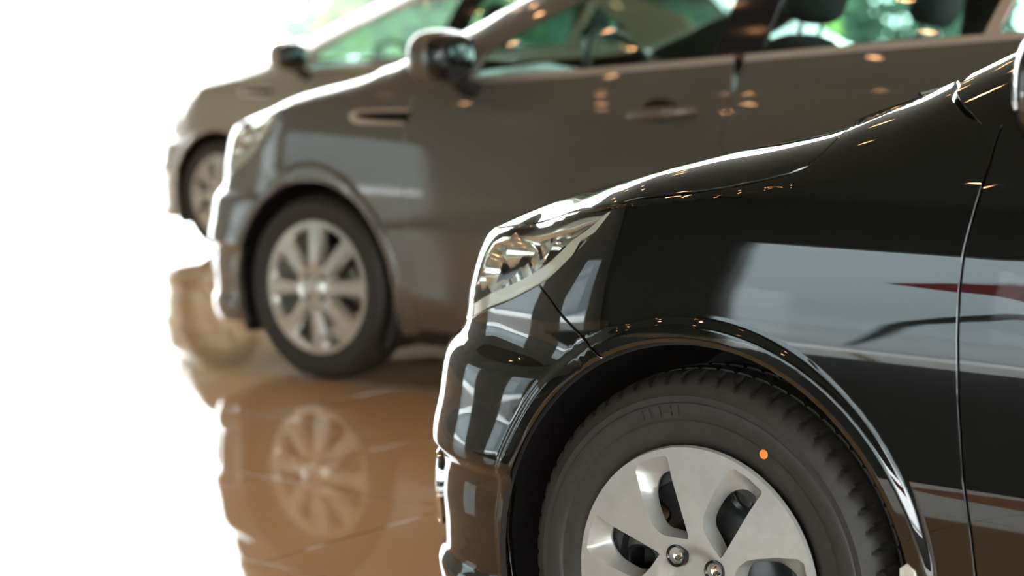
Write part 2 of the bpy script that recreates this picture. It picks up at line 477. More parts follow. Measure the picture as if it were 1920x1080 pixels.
# ---------------------------------------------------------------- wheels
TN = 448
def tyre_mesh(r0=.196):
    half = [(.020, .196), (.012, .203), (.006, .212), (.0035, .222), (.0025, .238), (.0005, .2405), (-.0005, .243), (-.0008, .262), (-.0002, .2645),
            (.0015, .266), (.0015, .275), (.0035, .2775), (.0075, .2850), (.0115, .2915), (.0165, .2970), (.0225, .3010), (.030, .3038), (.040, .3062), (.050, .3078),
            (.0515, .3005), (.0575, .3005), (.059, .3088), (.075, .3098), (.086, .3100), (.0875, .3015), (.0925, .3015)]
    w = .185
    prof = half + [(w-y, r) for y, r in half[::-1]]
    prof = [(y, .31-(.31-r)*(.31-r0)/(.31-.196)) for y, r in prof]
    n1 = len(half); L = len(prof)
    def fn(j, i):
        k = i if i < n1 else L-1-i
        if 12 <= k <= 17:                               # shoulder slots
            ph = (j + (k-12)*.5) % 7
            if ph < 1.5: return -(0, .0015, .004, .0065, .007, .006)[k-12]
        if k in (18, 21, 22, 23):
            if (j + k) % 7 < 1 and k != 18: return -.004
        return 0
    return MB().lathe_y(prof, TN, fn=fn)
def face_disc(holes, pockets, cell, R, yface, depth, wall, edge):
    """A wheel face in the XZ plane with windows; pockets slope down to the holes. Outer side is -Y."""
    outer = arcpts(0, 0, R, 0, 360, 120)[:-1]
    V, F, be = cdt_region(outer, holes, cell, pockets)
    hs = [densify(np.array(h), .003) for h in holes]; ps = [densify(np.array(p), .003) for p in pockets]
    dep = np.zeros(len(V))
    for h, p in zip(hs, ps):
        k = inside(V, p) | (seg_dist(V, h, np.roll(h, -1, 0)) < 1e-4)
        if not k.any(): continue
        dh = seg_dist(V[k], h, np.roll(h, -1, 0)); dp = seg_dist(V[k], p, np.roll(p, -1, 0))
        t = dp/np.maximum(dp+dh, 1e-6)
        dep[k] = np.maximum(dep[k], depth*(t**.8)*np.where(dp < 4e-4, 0, 1))
    y = yface(np.hypot(V[:, 0], V[:, 1]))+dep
    mb = MB(); n = len(V)
    mb.add(np.stack([V[:, 0], y, V[:, 1]], 1), [tuple(int(i) for i in t) for t in F])
    ring = sorted({i for e in be for i in e}); idx = {i: n+k for k, i in enumerate(ring)}
    rr = np.hypot(V[:, 0], V[:, 1])
    for i in ring:
        if rr[i] > R-.001: mb.v.append((V[i, 0]*1.012, y[i]+edge, V[i, 1]*1.012))
        else: mb.v.append((V[i, 0], max(y[i]+.004, wall), V[i, 1]))
    for a, b in be: mb.f.append((int(b), int(a), idx[a], idx[b]))
    return mb
def pol(pts, rot=0):
    return [(r*math.sin(math.radians(a+rot)), r*math.cos(math.radians(a+rot))) for a, r in pts]
def hub_cap_mesh():
    H = smooth_poly([(-2.5, .163), (0, .155), (3.6, .107), (8, .074), (6, .0705), (-2, .0725), (-12, .080), (-20.5, .0895), (-22.8, .103), (-21, .122), (-17.5, .144), (-11, .162), (-5, .166)], 3, True)
    Pk = [(.6, .190), (-8, .1915), (-16, .191), (-18.5, .184), (-22, .150), (-25, .120), (-26.5, .104), (-24.5, .088), (-21, .081), (-10, .0715), (0, .068), (9, .0665), (9.5, .073), (4.5, .107), (1.2, .155)]
    holes = []; pk = []
    for k in range(7):
        rot = -15.2+k*360/7
        holes.append(pol(H, rot)); pk.append(densify(np.array(pol(Pk, rot)), .012))
    yf = lambda r: -.006 + .10*r*r + .0*r + .010*sstep(.060, .040, r)
    return face_disc(holes, pk, .0042, .2005, yf, .022, .0, .006)
def alloy_mesh():
    holes = []; pk = []
    for k in range(8):
        rot = k*45-2
        h = [(10, .192), (22, .196), (34, .190), (33, .16), (30, .11), (26, .084), (20, .080), (15, .084), (12, .11), (10, .16)]
        p = [(6.0, .203), (22, .207), (38.5, .203), (37.5, .16), (35.5, .11), (31, .076), (20, .071), (12, .076), (7.5, .11), (6.3, .16)]
        holes.append(pol(smooth_poly(h, 3, True), rot)); pk.append(pol(smooth_poly(p, 3, True), rot))
    yf = lambda r: -.004 + .30*r*r + .02*sstep(.05, .02, r)*0 + .012*np.exp(-((r-.052)/.016)**2)
    return face_disc(holes, pk, .006, .221, yf, .018, .045, .010)
def nut_mesh():
    mb = MB(); mb.lathe_y([(.006, .0001), (.0055, .0045), (.004, .006), (.003, .0085), (.012, .0088)], 24)
    return mb
def steel_mesh():
    holes = [arcpts(.132*math.sin(2*PI*k/10+.35), .132*math.cos(2*PI*k/10+.35), .017, 0, 360, 20)[:-1] for k in range(10)]
    pk = [arcpts(.132*math.sin(2*PI*k/10+.35), .132*math.cos(2*PI*k/10+.35), .023, 0, 360, 20)[:-1] for k in range(10)]
    yf = lambda r: .045 + .022*np.exp(-((r-.10)/.03)**2)
    return face_disc(holes, pk, .007, .186, yf, .006, .062, .01)
def ring_mesh(r0, r1, y0, y1):
    return MB().lathe_y([(y0, r0), (y0, r1), (y1, r1), (y1, r0)], 72, close=True)
WM = {}
def make_wheel(parent, x, y, kind, far=False, spin=0):
    """wheel > tyre, hub cap or alloy face, nuts, brake disc; outer face towards -Y"""
    def get(key, fnc, name, mat, angle=None):
        if key not in WM: 
            o = fnc().build(name, mat, None, angle=angle); WM[key] = o.data; return o
        o = bpy.data.objects.new(name, WM[key]); COL.objects.link(o); return o
    w = get('rim'+kind, (lambda: ring_mesh(.150, .196, .028, .17)) if kind == 'cap' else (lambda: MB().lathe_y([(.02, .221), (.028, .214), (.05, .205), (.16, .20), (.178, .222)], 96)), 'wheel', M['steel'] if kind == 'cap' else M['alloy'])
    w.parent = parent; w.location = (x, y, .31); w.rotation_euler = (0, 0, PI if far else 0)
    t = get('tyre'+kind, lambda: tyre_mesh(.196 if kind == 'cap' else .217), 'tyre', M['rubber'], 28); t.parent = w
    if kind == 'cap':
        c = get('cap', hub_cap_mesh, 'hub_cap', M['silver_cap'], 40); c.parent = w; c.rotation_euler = (0, spin, 0)
        s = get('steel', steel_mesh, 'steel_disc', M['steel']); s.parent = w
        for k in range(4):
            a = math.radians(-34+90*k)+spin
            rg = get('nutring', lambda: MB().lathe_y([(-.0015, .0125), (-.0035, .0145), (-.003, .0165), (.006, .0172)], 28), 'nut_recess', M['gloss_black']); rg.parent = w
            nn = get('nut', nut_mesh, 'wheel_nut', M['chrome']); nn.parent = w
            for q in (rg, nn): q.location = (.047*math.sin(a), -.0055, .047*math.cos(a))
    else:
        c = get('alloyf', alloy_mesh, 'alloy_spokes', M['alloy'], 40); c.parent = w; c.rotation_euler = (0, spin, 0)
        h = get('ccap', lambda: MB().lathe_y([(-.010, .0001), (-.010, .018), (-.006, .026), (.006, .028)], 32), 'centre_cap', M['alloy']); h.parent = w
        for k in range(4):
            a = math.radians(45+90*k)
            nn = get('nut2', nut_mesh, 'wheel_nut', M['steel']); nn.parent = w; nn.location = (.05*math.sin(a), .0, .05*math.cos(a))
    if kind == 'cap' and not far and x == 0:
        a = math.radians(28.8); q = MB().add([(.235*math.sin(a)+.0068*math.cos(t), -.0005, .235*math.cos(a)+.0068*math.sin(t)) for t in np.linspace(0, 2*PI, 21)[:-1]], [tuple(range(20))])
        dt = q.build('balance_dot', M['dot'], t, smooth=False); dt['label'] = 'small orange paint dot'
        gl = MB()                                       # worn raised lettering on the sidewall, no longer legible
        for a0, a1, sh in ((-23, -20.6, 0), (-18.6, -16.4, 1), (-16, -13.6, 0), (-12.4, -9.2, 2), (-8.4, -6.4, 0)):
            for r0, r1, b0, b1 in {0: [(.247, .262, 0, 1)], 1: [(.247, .262, 0, .45)], 2: [(.247, .252, 0, 1), (.257, .262, 0, 1)]}[sh]:
                aa = [math.radians(a0+(a1-a0)*(b0+(b1-b0)*u)) for u in (0, .5, 1)]
                P = [(r0*math.sin(u), r0*math.cos(u)) for u in aa]+[(r1*math.sin(u), r1*math.cos(u)) for u in aa[::-1]]
                n_ = len(P); gl.add([(p[0], -.0002, p[1]) for p in P]+[(p[0], -.003, p[1]) for p in P], [tuple(range(n_, 2*n_))]+[(i, (i+1) % n_, n_+(i+1) % n_, n_+i) for i in range(n_)])
        gl.build('raised_lettering', M['rubber'], t, smooth=False)
    b = get('disc', lambda: MB().lathe_y([(.062, .04), (.066, .075), (.072, .078), (.072, .135), (.094, .135), (.094, .05)], 72), 'brake_disc', M['disc']); b.parent = w
    return w
# ---------------------------------------------------------------- a whole car
def build_car(root, cs, paint, kind, detail=1.0, vent=False, mirror_at=(.63, -.085, 1.065)):
    """builds every panel of one car under root; local frame: front axle x=0, near flank y=0, ground z=0"""
    W = cs.warp; sm, sx = cs.smin, cs.smax; wb = cs.wb; c = .016/detail
    A = math.degrees
    def arch(xw, a0, a1, r=.352): return arcpts(xw, .31, r, a0, a1, 26)
    zl = lambda s, e=.195: float(cs.zlim(np.array([s]), e)[0])
    zcf = lambda s: float(cs.zc(np.array([s]))[0])
    # --- outline of each panel on the flank (s along the car, z up)
    seam_b = [(-.322, .721), (-.285, .702), (-.256, .684), (-.199, .651), (-.1545, .6255)]
    hl_low = smooth_poly([(-.86, .712), (-.835, .682), (-.76, .650), (-.69, .634), (-.613, .636), (-.484, .669), (-.409, .690), (-.322, .721), (-.280, .744), (-.244, .771), (-.211, .798), (-.181, .828), (-.160, .852)], 3)
    hl_top = [(s, zcf(s)-cs.shift(s)+.003) for s in (-.22, -.30, -.40, -.463, -.55, -.65, -.74, -.80)]+[(-.86, zcf(-.86)-cs.shift(-.86)+.002)]
    headlight = W(hl_low+hl_top)
    ilo = [i for i, q in enumerate(hl_low) if abs(q[0]+.322) < 1e-6][0]
    bump_top = [(sm, .655), (-.90, .655), (-.89, .700)]+hl_low[:ilo]+seam_b
    fog = smooth_poly([(-.825, .285), (-.79, .272), (-.72, .270), (-.688, .290), (-.682, .335), (-.69, .378), (-.715, .392), (-.77, .384), (-.815, .362)], 3, True)
    intake = [(-.88, .235), (-.86, .30), (-.90, .40), (-.95, .43)]
    bumper = W(bump_top)+arch(0, -26.0, -114, .352)[1:]+[(-.45, .160), (-.7, .150), (sm, .150), (sm, .235)]+intake+[(sm, .43)]
    def bands(a0, a1): return [arch(0, a0, a1, r_)+arch(0, a1, a0, r_+.006) for r_ in (.357, .369, .381, .393)]
    o = panel('front_bumper', paint, root, cs, cs.side, bumper, c*.6, holes=[fog], gap=.0026, extra=bands(-36, -107))
    fb = o[0]
    joined_fb = joined('front_bumper', o, root)
    grille_p = W([(sm, .658), (-.898, .658), (-.885, .705), (-.872, .742), (sm, .738)])
    def slats(a, b): return -.022+.012*(np.sin(b*2*PI/.018) > .2)
    joined('grille', panel('grille', M['gloss_black'], root, cs, cs.side, grille_p, .006, gap=0, bump=lambda a, b: -.015+.006*np.sin(b*2*PI/.02), lip=.01), root)
    joined('air_intake', panel('air_intake', M['plastic'], root, cs, cs.side, [(sm, .235)]+intake+[(sm, .43)], .008, gap=0, bump=lambda a, b: -.03+.006*np.sin(b*2*PI/.03), lip=.01), root)
    for o in panel('fog_lamp_recess', M['gloss_black'], root, cs, cs.side, fog, .012, gap=0, offset=-.028, lip=-.028): pass
    for sd, sg in (('near', 1), ('far', -1)):
        mb = MB(); f2 = np.array(densify(np.array(fog), .01)); Q = cs.side(f2[:, 0], f2[:, 1]); n = cs.normals(cs.side, f2[:, 0], f2[:, 1])
        Nin = cs.B(f2[:, 0])[1]; n *= np.where((n[:, :2]*Nin).sum(1) > 0, -1, 1)[:, None]
        Q = Q+n*.004
        if sg < 0: Q[:, 1] = 2*cs.W-Q[:, 1]
        mb.tube(Q, .0085, 10, closed=True); mb.build('fog_lamp_bezel', M['chrome'], root)
        p = cs.side(np.array([-.755]), np.array([.33]))[0]; nn = cs.normals(cs.side, np.array([-.755]), np.array([.33]))[0]
        if (nn[:2]*cs.B(np.array([-.755]))[1][0]).sum() > 0: nn = -nn
        p = p-nn*.012; y = p[1] if sg > 0 else 2*cs.W-p[1]
        MB().blob((p[0], y, p[2]), (.016, .036, .036), 2).build('fog_lamp', M['bulb'], root)
    if detail > .9:                                     # headlight in full
        pass
    for sd in ('near', 'far'):
        sid = (sd,)
        hs = panel('headlight', M['bezel_grey'], root, cs, cs.side, headlight, c*.7, gap=.004, offset=-.042, lip=-.034, sides=sid,
                   bump=lambda a, b: .010*np.exp(-((b-.70-(a+.55)*.22-.025)/.012)**2)+.004*np.sin(a*60)*0)[0]
        panel('lens', M['lens'], hs, cs, cs.side, headlight, c*.6, gap=.0022, lip=.010, sides=sid)
        band = W([(-.400, .798), (-.372, .803), (-.380, .760), (-.415, .722), (-.470, .688), (-.53, .664), (-.565, .656), (-.53, .69), (-.46, .735), (-.42, .768)])
        panel('light_guide', M['reflector'], hs, cs, cs.side, smooth_poly(band, 2, True), .008, gap=0, offset=-.026, lip=.030, sides=sid, bump=lambda a, b: .002*np.sin((a*.6+b)*2*PI/.035))
        low = [q for q in hl_low if -.66 < q[0] < -.165]
        tr = W([(a_-.004, b_+.006) for a_, b_ in low]+[(a_-.022*min(1, (i_+1)/9), b_+.006+.017*min(1, (i_+1)/9)) for i_, (a_, b_) in enumerate(low[::-1])])
        panel('lower_trim', M['bezel_grey'], hs, cs, cs.side, tr, .010, gap=0, offset=-.010, lip=.03, sides=sid)
        edge = W([(-.20, .842), (-.30, .822), (-.40, .808), (-.50, .795), (-.58, .783), (-.64, .765), (-.665, .74), (-.655, .72), (-.64, .72), (-.645, .745), (-.62, .768), (-.56, .778), (-.48, .788), (-.40, .798), (-.30, .812), (-.20, .833)])
        panel('upper_trim', M['reflector'], hs, cs, cs.side, edge, .010, gap=0, offset=-.014, lip=.02, sides=sid)
        for (s_, z_, r_) in ((-.50, .752, .036), (-.60, .715, .040), (-.72, .69, .036)):
            z_ = W([(s_, z_)])[0][1]
            q = cs.side(np.array([s_]), np.array([z_]))[0]; Bn = cs.B(np.array([s_]))[1][0]
            ctr = [q[0]+Bn[0]*.05, q[1]+Bn[1]*.05, q[2]]
            if sd == 'far': ctr[1] = 2*cs.W-ctr[1]
            mb = MB(); vs = []; fs = []; n = 28; k = 9
            for i in range(k):
                t = i/(k-1); rr = r_*math.sqrt(t*.98+.02); dx = .05*(1-t)
                for j in range(n): th = 2*PI*j/n; vs.append((ctr[0]-.015+dx, ctr[1]+rr*math.cos(th), ctr[2]+rr*math.sin(th)))
            for i in range(k-1):
                for j in range(n): fs.append((i*n+j, i*n+(j+1) % n, (i+1)*n+(j+1) % n, (i+1)*n+j))
            mb.add(vs, fs); mb.build('reflector_bowl', M['reflector'], hs)
            MB().blob((ctr[0]+.005, ctr[1], ctr[2]), (.022, .008, .008), 2, 14, 8).build('bulb', M['bulb'] if r_ > .036 else M['amber'], hs)
    # fender
    shut = [(-.118, .864), (-.025, .8765), (.032, .886), (.085, .898), (.122, .908), (.146, .920), (.158, .936), (.162, .952)]
    sh_top = (.158, zl(.158)-cs.shift(.158))
    crest = [(s, zl(s)-float(cs.shift(s))) for s in (.19, .22, .26, .295)]
    aseam = [(.322, 1.018), (.368, .993), (.395, .984)]
    door_f = [(.424, .985), (.4225, .965), (.4215, .93), (.417, .90), (.412, .865), (.4055, .822), (.404, .774), (.4065, .705), (.412, .621), (.4215, .525), (.433, .456), (.440, .399), (.444, .30), (.440, .205)]
    fender = seam_b[::-1]+[q for q in hl_low[ilo+1:]]+shut+[sh_top]+crest+aseam+door_f
    fender = W(fender)+[(.41, .185), (.345, .18)]+arch(0, 112, -26.0, .352)[:-1]
    fpan = panel('front_fender', paint, root, cs, cs.side, fender, c*(.42 if detail == 1 else .6), gap=.0026, extra=bands(-22, 103))
    # doors
    belt = [(.50, .987), (.60, .991), (.70, .996), (.85, 1.004), (1.066, 1.018), (1.30, 1.036), (1.565, 1.057)]
    belt2 = [(1.60, 1.060), (1.935, 1.087), (2.20, 1.105), (2.38, 1.118), (2.49, 1.124)]
    dr_m = [(1.575, .95), (1.562, .85), (1.555, .70), (1.56, .50), (1.575, .35), (1.585, .205)]
    fdoor = [(a, b) for a, b in door_f[::-1]]+belt+dr_m
    ns = ('near', 'far')
    handle_parts = {}
    fd = panel('front_door', paint, root, cs, cs.side, W(fdoor) if cs.hood == 0 else [(a, b) for a, b in W(door_f[::-1])]+belt+dr_m, c*1.3, gap=.0026)
    dr_r = [(2.50, 1.05), (2.47, .92), (2.38, .76)]
    rdoor = [(a+.0, b) for a, b in dr_m[::-1]]+belt2+dr_r+arcpts(wb, .31, .42, -24, -64, 10)+[(2.17, .42), (2.15, .205)]
    rd = panel('rear_door', paint, root, cs, cs.side, rdoor, c*1.6, gap=.0022)
    # body frame: windscreen pillar, cant rail, rear pillar, rear wing
    E = .17
    top_edge = [(s, zl(s)) for s in (.312, .36, .42, .50, .60, .75, .95, 1.15, 1.35, 1.6, 1.9, 2.2, 2.5, 2.8, 3.0, 3.15, 3.3)]
    win_line = [(.648, 1.010), (.668, 1.080), (.80, 1.150), (.96, 1.228), (1.15, 1.300), (1.35, 1.345), (1.60, 1.368), (1.9, 1.368), (2.2, 1.345), (2.42, 1.295), (2.58, 1.20), (2.56, 1.128)]
    rear_low = dr_r+arcpts(wb, .31, .42, -24, -64, 10)+[(2.17, .42), (2.15, .205), (2.19, .19)]+arch(wb, -110, 60)[0:]+[(3.02, .52), (3.15, .62), (3.16, .80), (3.17, .975)]
    frame = W([(.326, 1.020), (.372, .994), (.395, .980), (.43, .9795)])+[(a, b-.0048) for a, b in belt[:2]]+[(.645, .992)]+win_line+[(2.50, 1.124)]+rear_low[0:]+[(3.3, .99)]
    frame = frame+top_edge[::-1]
    fr_ = panel('body_frame', paint, root, cs, cs.side, frame, c*1.5, gap=.0020)
    # glass and the black pillars between the panes
    fw = [(.655, 1.004), (.70, .999)]+[(a, b+.003) for a, b in belt[3:-1]]+[(1.495, 1.055), (1.575, 1.364)]+[q for q in win_line[2:6][::-1]]+[(.672, 1.080)]
    for o, sd in zip(panel('side_window', M['glass'], root, cs, cs.side, fw, .03, gap=0, offset=-.006, lip=0), ns): o.parent = fd[0 if sd == 'near' else 1]
    bp = [(1.495, 1.055), (1.565, 1.060), (1.645, 1.067), (1.725, 1.366), (1.66, 1.366), (1.575, 1.364)]
    panel('door_pillar', M['gloss_black'], root, cs, cs.side, bp, .02, gap=.001, offset=-.001)
    rw = [(1.645, 1.067), (1.935, 1.090), (2.28, 1.113), (2.36, 1.33), (2.2, 1.345), (1.9, 1.366), (1.725, 1.366)]
    for o, k in zip(panel('side_window', M['glass'], root, cs, cs.side, rw, .03, gap=0, offset=-.006, lip=0), (0, 1)): o.parent = rd[k]
    qp = [(2.28, 1.113), (2.315, 1.116), (2.39, 1.32), (2.36, 1.33)]
    for o, k in zip(panel('quarter_frame', M['trim_chrome'], root, cs, cs.side, qp, .02, gap=0, offset=.001), (0, 1)): o.parent = rd[k]
    qw = [(2.315, 1.116), (2.56, 1.128), (2.58, 1.20), (2.42, 1.30), (2.39, 1.32)]
    for o, k in zip(panel('quarter_window', M['glass'], root, cs, cs.side, qw, .03, gap=0, offset=-.006, lip=0), (0, 1)): o.parent = rd[k]
    # bright strip under the side glass
    for ln, dd in ((belt, fd), (belt2, rd)):
        lo = [(a, b-.006) for a, b in ln]; hi = [(a, b+.012) for a, b in ln[::-1]]
        for o, k in zip(panel('belt_moulding', M['trim_chrome'] if kind != 'cap' else M['plastic'], root, cs, cs.side, lo+hi, .02, gap=0, offset=.004, lip=.01), (0, 1)): o.parent = dd[k]
    # door handles
    for k, dd in ((0, fd), (1, rd)):
        for xh, zh in (((1.36, .908),) if dd is fd else ((2.30, .940),)):
            q = cs.side(np.array([xh]), np.array([zh]))[0]; sg = 1 if k >= 0 else -1
            for j in (0, 1):
                yy = (lambda t: t) if j == 0 else (lambda t: 2*cs.W-t)
                if k == 0:
                    pts = [(xh-.115+.23*t, yy(q[1]-.004-.034*math.sin(PI*t)**.5), zh+.008*(t-.5)*2) for t in np.linspace(0, 1, 15)]
                    rr = [.010+.009*math.sin(PI*t)**.5 for t in np.linspace(0, 1, 15)]
                    MB().tube(pts, rr, 12).build('door_handle', paint, fd[j])
                    MB().blob((xh-.01, yy(q[1]+.006), zh), (.062, .012, .042), 2.4, 24, 14).build('handle_cup', M['gloss_black'], fd[j])
                else:
                    pts = [(xh-.115+.23*t, yy(q[1]-.004-.034*math.sin(PI*t)**.5), zh+.008*(t-.5)*2) for t in np.linspace(0, 1, 15)]
                    MB().tube(pts, [.010+.009*math.sin(PI*t)**.5 for t in np.linspace(0, 1, 15)], 12).build('door_handle', paint, rd[j])
    if vent:                                            # bright U-shaped trim with a dark slot on the fender
        for j in (0, 1):
            vp = W([(.175, .836), (.205, .822), (.405, .828), (.425, .868), (.30, .860), (.19, .850)])
            sid = (('near',), ('far',))[j]
            vo = panel('fender_vent', M['gloss_black'], fpan[j], cs, cs.side, vp, .01, gap=0, offset=.004, sides=sid)[0]
            sd_ = smooth_poly([(.42, .868), (.30, .860), (.205, .851), (.178, .838), (.205, .822), (.30, .822), (.40, .826)], 4)
            sd_ = np.array(W(sd_)); Q = cs.side(sd_[:, 0], sd_[:, 1]); Q[:, 1] -= .006
            if j: Q[:, 1] = 2*cs.W-Q[:, 1]
            MB().tube(Q, [.005+.006*math.exp(-((i-14)/5)**2) for i in range(len(Q))], 8).build('vent_trim', M['trim_chrome'], fpan[j])
    if detail == 1:
        panel('arch_clip', M['bezel_grey'], root, cs, cs.side, [(.334, .34), (.334, .392), (.345, .400), (.356, .392), (.368, .34)], .008, gap=0, offset=.004, lip=.006, mirror=False)
    # sills
    sill = [(.352, .176), (.44, .198), (1.58, .203), (2.15, .203), (2.23, .176), (2.21, .15), (.36, .15)]
    panel('sill', M['plastic'], root, cs, cs.side, sill, .03, gap=.001, offset=-.004)
    # rear bumper, lamps, boot
    rb = arch(wb, 60, 112)+[(3.1, .16), (sx, .15), (sx, .60), (3.16, .62), (3.02, .52)]
    joined('rear_bumper', panel('rear_bumper', paint, root, cs, cs.side, rb, .025), root)
    tl = smooth_poly([(3.17, .80), (3.30, .74), (3.52, .73), (3.78, .76), (3.80, .90), (3.50, .935), (3.30, .92), (3.17, .87)], 3, True)
    panel('tail_lamp', M['red_lens'], root, cs, cs.side, tl, .02, gap=.002)
    tg = [(3.16, .62), (sx, .60), (sx, .975), (3.17, .975), (3.17, .872)]
    tgp = panel('tail_panel', paint, root, cs, cs.side, tg, .03, gap=.002, offset=-.004)
    joined('tail_panel', tgp, root)
    # --- top surfaces
    ed = []
    for a, b in W(shut)[::-1]:
        p = cs.side(np.array([a]), np.array([b]))[0]; ed.append((p[0], p[1]))
    st = cs.side(np.array([.158]), np.array([zl(.158, .18)]))[0]
    for s in (-.16, -.22, -.30, -.40, -.463, -.55, -.65, -.74, -.80, -.86, -.95, -1.05, -1.15, sm+.0):
        p = cs.side(np.array([s]), np.array([zcf(s)+.003]))[0]; ed.append((p[0], p[1]))
    ed[-1] = (ed[-1][0], cs.W)
    hood_p = [(.085, cs.W), (.10, .65), (.135, .40), (.152, .28), (st[0], st[1])]+ed
    hood_p2 = hood_p[1:-1]; mir = [(x, 2*cs.W-y) for x, y in hood_p2[::-1]]
    panel('hood', paint, root, cs, cs.top, hood_p+mir, c, gap=.0022, mirror=False)
    def side_xy(s, e):
        C, z = cs.crease(np.array([s])); N = cs.B(np.array([s]))[1]; q = C[0]+N[0]*e; return (q[0], q[1])
    el = lambda ss: [side_xy(s, .19) for s in ss]
    def both(h): return h+[(x, 2*cs.W-y) for x, y in h[::-1]]
    panel('windscreen', M['screen_glass'], root, cs, cs.top, both([(.17, cs.W), (.20, .65), (.27, .40)]+el([.345, .45, .6, .8, 1.0, 1.2, 1.30])+[(1.28, .6), (1.27, cs.W)]), .035, gap=.003, mirror=False, offset=-.004)
    panel('cowl', M['plastic'], root, cs, cs.top, both([(.09, cs.W), (.105, .65), (.14, .40), (.16, .27)]+el([.175, .345])+[(.27, .40), (.20, .65), (.17, cs.W)]), .03, gap=0, mirror=False, offset=-.022, lip=0)
    panel('roof', paint, root, cs, cs.top, both([(1.27, cs.W), (1.28, .6)]+el([1.30, 1.6, 1.9, 2.2, 2.42])+[(2.45, .6), (2.46, cs.W)]), .04, gap=.002, mirror=False)
    panel('rear_screen', M['screen_glass'], root, cs, cs.top, both([(2.46, cs.W), (2.45, .6)]+el([2.44, 2.6, 2.8, 2.96])+[(3.0, .6), (3.02, cs.W)]), .04, gap=.003, mirror=False, offset=-.004)
    be_ = []
    for s in (2.98, 3.1, 3.2, 3.35, 3.5, 3.7, 3.9, sx): p = cs.side(np.array([s]), np.array([zcf(s)+.002]))[0]; be_.append((p[0], p[1]))
    be_[-1] = (be_[-1][0], cs.W)
    panel('boot_lid', paint, root, cs, cs.top, both([(3.02, cs.W), (3.0, .6)]+el([2.97])+be_[1:]), .035, gap=.002, mirror=False)
    # --- wiper lying on the cowl
    P = cs.top(np.array([.21, .20, .19, .18]), np.array([.27, .42, .62, .80])); P[:, 2] += .006
    MB().tube(P, [.003, .006, .006, .004], 8).build('wiper', M['plastic'], root)
    # --- mirrors
    for j in (0, 1):
        yy = (lambda t: t) if j == 0 else (lambda t: 2*cs.W-t)
        mx, my, mz = mirror_at
        rot = Matrix.Rotation(math.radians(8 if j == 0 else -8), 3, 'Z')
        mb = MB().blob((mx, yy(my), mz), (.078, .118, .082), 2.7, 40, 24, rot)
        mo = mb.build('wing_mirror', paint, root)
        MB().blob((mx+.045, yy(my-.006), mz), (.042, .108, .072), 3.2, 32, 18, rot).build('mirror_glass', M['gloss_black'], mo)
        MB().tube([(mx+.01, yy(my+.05), mz-.055), (mx+.02, yy(.02), mz-.095), (mx+.02, yy(.07), mz-.10)], [.030, .028, .034], 14).build('mirror_arm', M['plastic'], mo)
    # --- dark inner structure
    for j in (0, 1):
        mb = MB(); ss = np.arange(sm, sx+.02, .04); zz = np.arange(.17, 1.0, .035)
        S, Z = np.meshgrid(np.minimum(ss, sx), zz); Zt = np.minimum(Z, cs.zc(S)-.02)
        Q = cs.side(S, Zt); N = cs.B(S)[1]; Q[..., 0] += N[..., 0]*.075*sstep(-.2, -.4, S)+N[..., 0]*.05*sstep(3.0, 3.2, S)+0; Q[..., 1] += N[..., 1]*(.030+.045*sstep(-.2, -.4, S)+.02*sstep(3.0, 3.2, S))
        if j: Q[..., 1] = 2*cs.W-Q[..., 1]
        nz, ns_ = S.shape; vs = Q.reshape(-1, 3); fs = []
        for a in range(nz-1):
            for b in range(ns_-1):
                sc = S[a, b]+.02; zc_ = Z[a, b]+.017
                if min(math.hypot(sc, zc_-.31), math.hypot(sc-wb, zc_-.31)) < .40: continue
                if sc < -.50 and zc_ > .58: continue
                fs.append((a*ns_+b, a*ns_+b+1, (a+1)*ns_+b+1, (a+1)*ns_+b))
        mb.add(vs, fs); mb.build('inner_panel', M['under'], root)
        for xw in (0, wb):                              # wheel housings
            prof = [(.012, .349), (.016, .364), (.05, .372), (.30, .372), (.36, .33), (.37, .02)]
            mb = MB(); vs = []; fs = []; n = 40; k = len(prof)
            for i in range(n+1):
                a = math.radians(-118+236*i/n)
                for y, r in prof: vs.append((xw+r*math.sin(a), yy(y) if j else y, .31+r*math.cos(a)))
            for i in range(n):
                for q in range(k-1): fs.append((i*k+q, (i+1)*k+q, (i+1)*k+q+1, i*k+q+1))
            mb.add(vs, fs); mb.build('wheel_housing', M['plastic'], root)
    MB().box(-.68, .02, .42, 1.28, .17, .22).box(.40, 2.14, .08, 1.62, .17, .21).box(-.36, 2.92, .40, 1.30, .17, .20).box(2.5, 3.40, .42, 1.28, .17, .24).build('floor_pan', M['under'], root, smooth=False)
    # --- cabin
    mb = MB(); vs = []; fs = []
    prof = [(.30, .93), (.45, .985), (.60, .99), (.74, .965), (.80, .90), (.78, .70), (.60, .60)]; n = 12
    for i in range(n+1):
        y = .10+1.50*i/n
        for x, z in prof:
            hump = .035*math.exp(-((y-.45)/.17)**2)*(x > .5)*(z > .8)
            vs.append((x+(.02*math.cos((y-.85)*3)), y, z+hump+cs.hood*.5))
    k = len(prof)
    for i in range(n):
        for q in range(k-1): fs.append((i*k+q, (i+1)*k+q, (i+1)*k+q+1, i*k+q+1))
    mb.add(vs, fs).build('dashboard', M['dash'], root)
    tl_ = Matrix.Rotation(math.radians(-24), 3, 'Y')
    def wp(a, r, off=0):
        p = tl_ @ Vector((off, r*math.cos(a), r*math.sin(a))); return (.93+p.x, .46+p.y, .975+p.z)
    st = MB(); st.tube([wp(2*PI*i/40, .185) for i in range(40)], .014, 10, closed=True)
    sw = st.build('steering_wheel', M['dash'], root)
    MB().blob((.915, .46, .97), (.035, .07, .055), 2.6, 20, 12).tube([wp(0, .18), wp(0, .04)], .012, 8).tube([wp(PI, .18), wp(PI, .04)], .012, 8).tube([wp(-PI/2, .18), wp(-PI/2, .04)], .012, 8).build('steering_hub', M['dash'], sw)
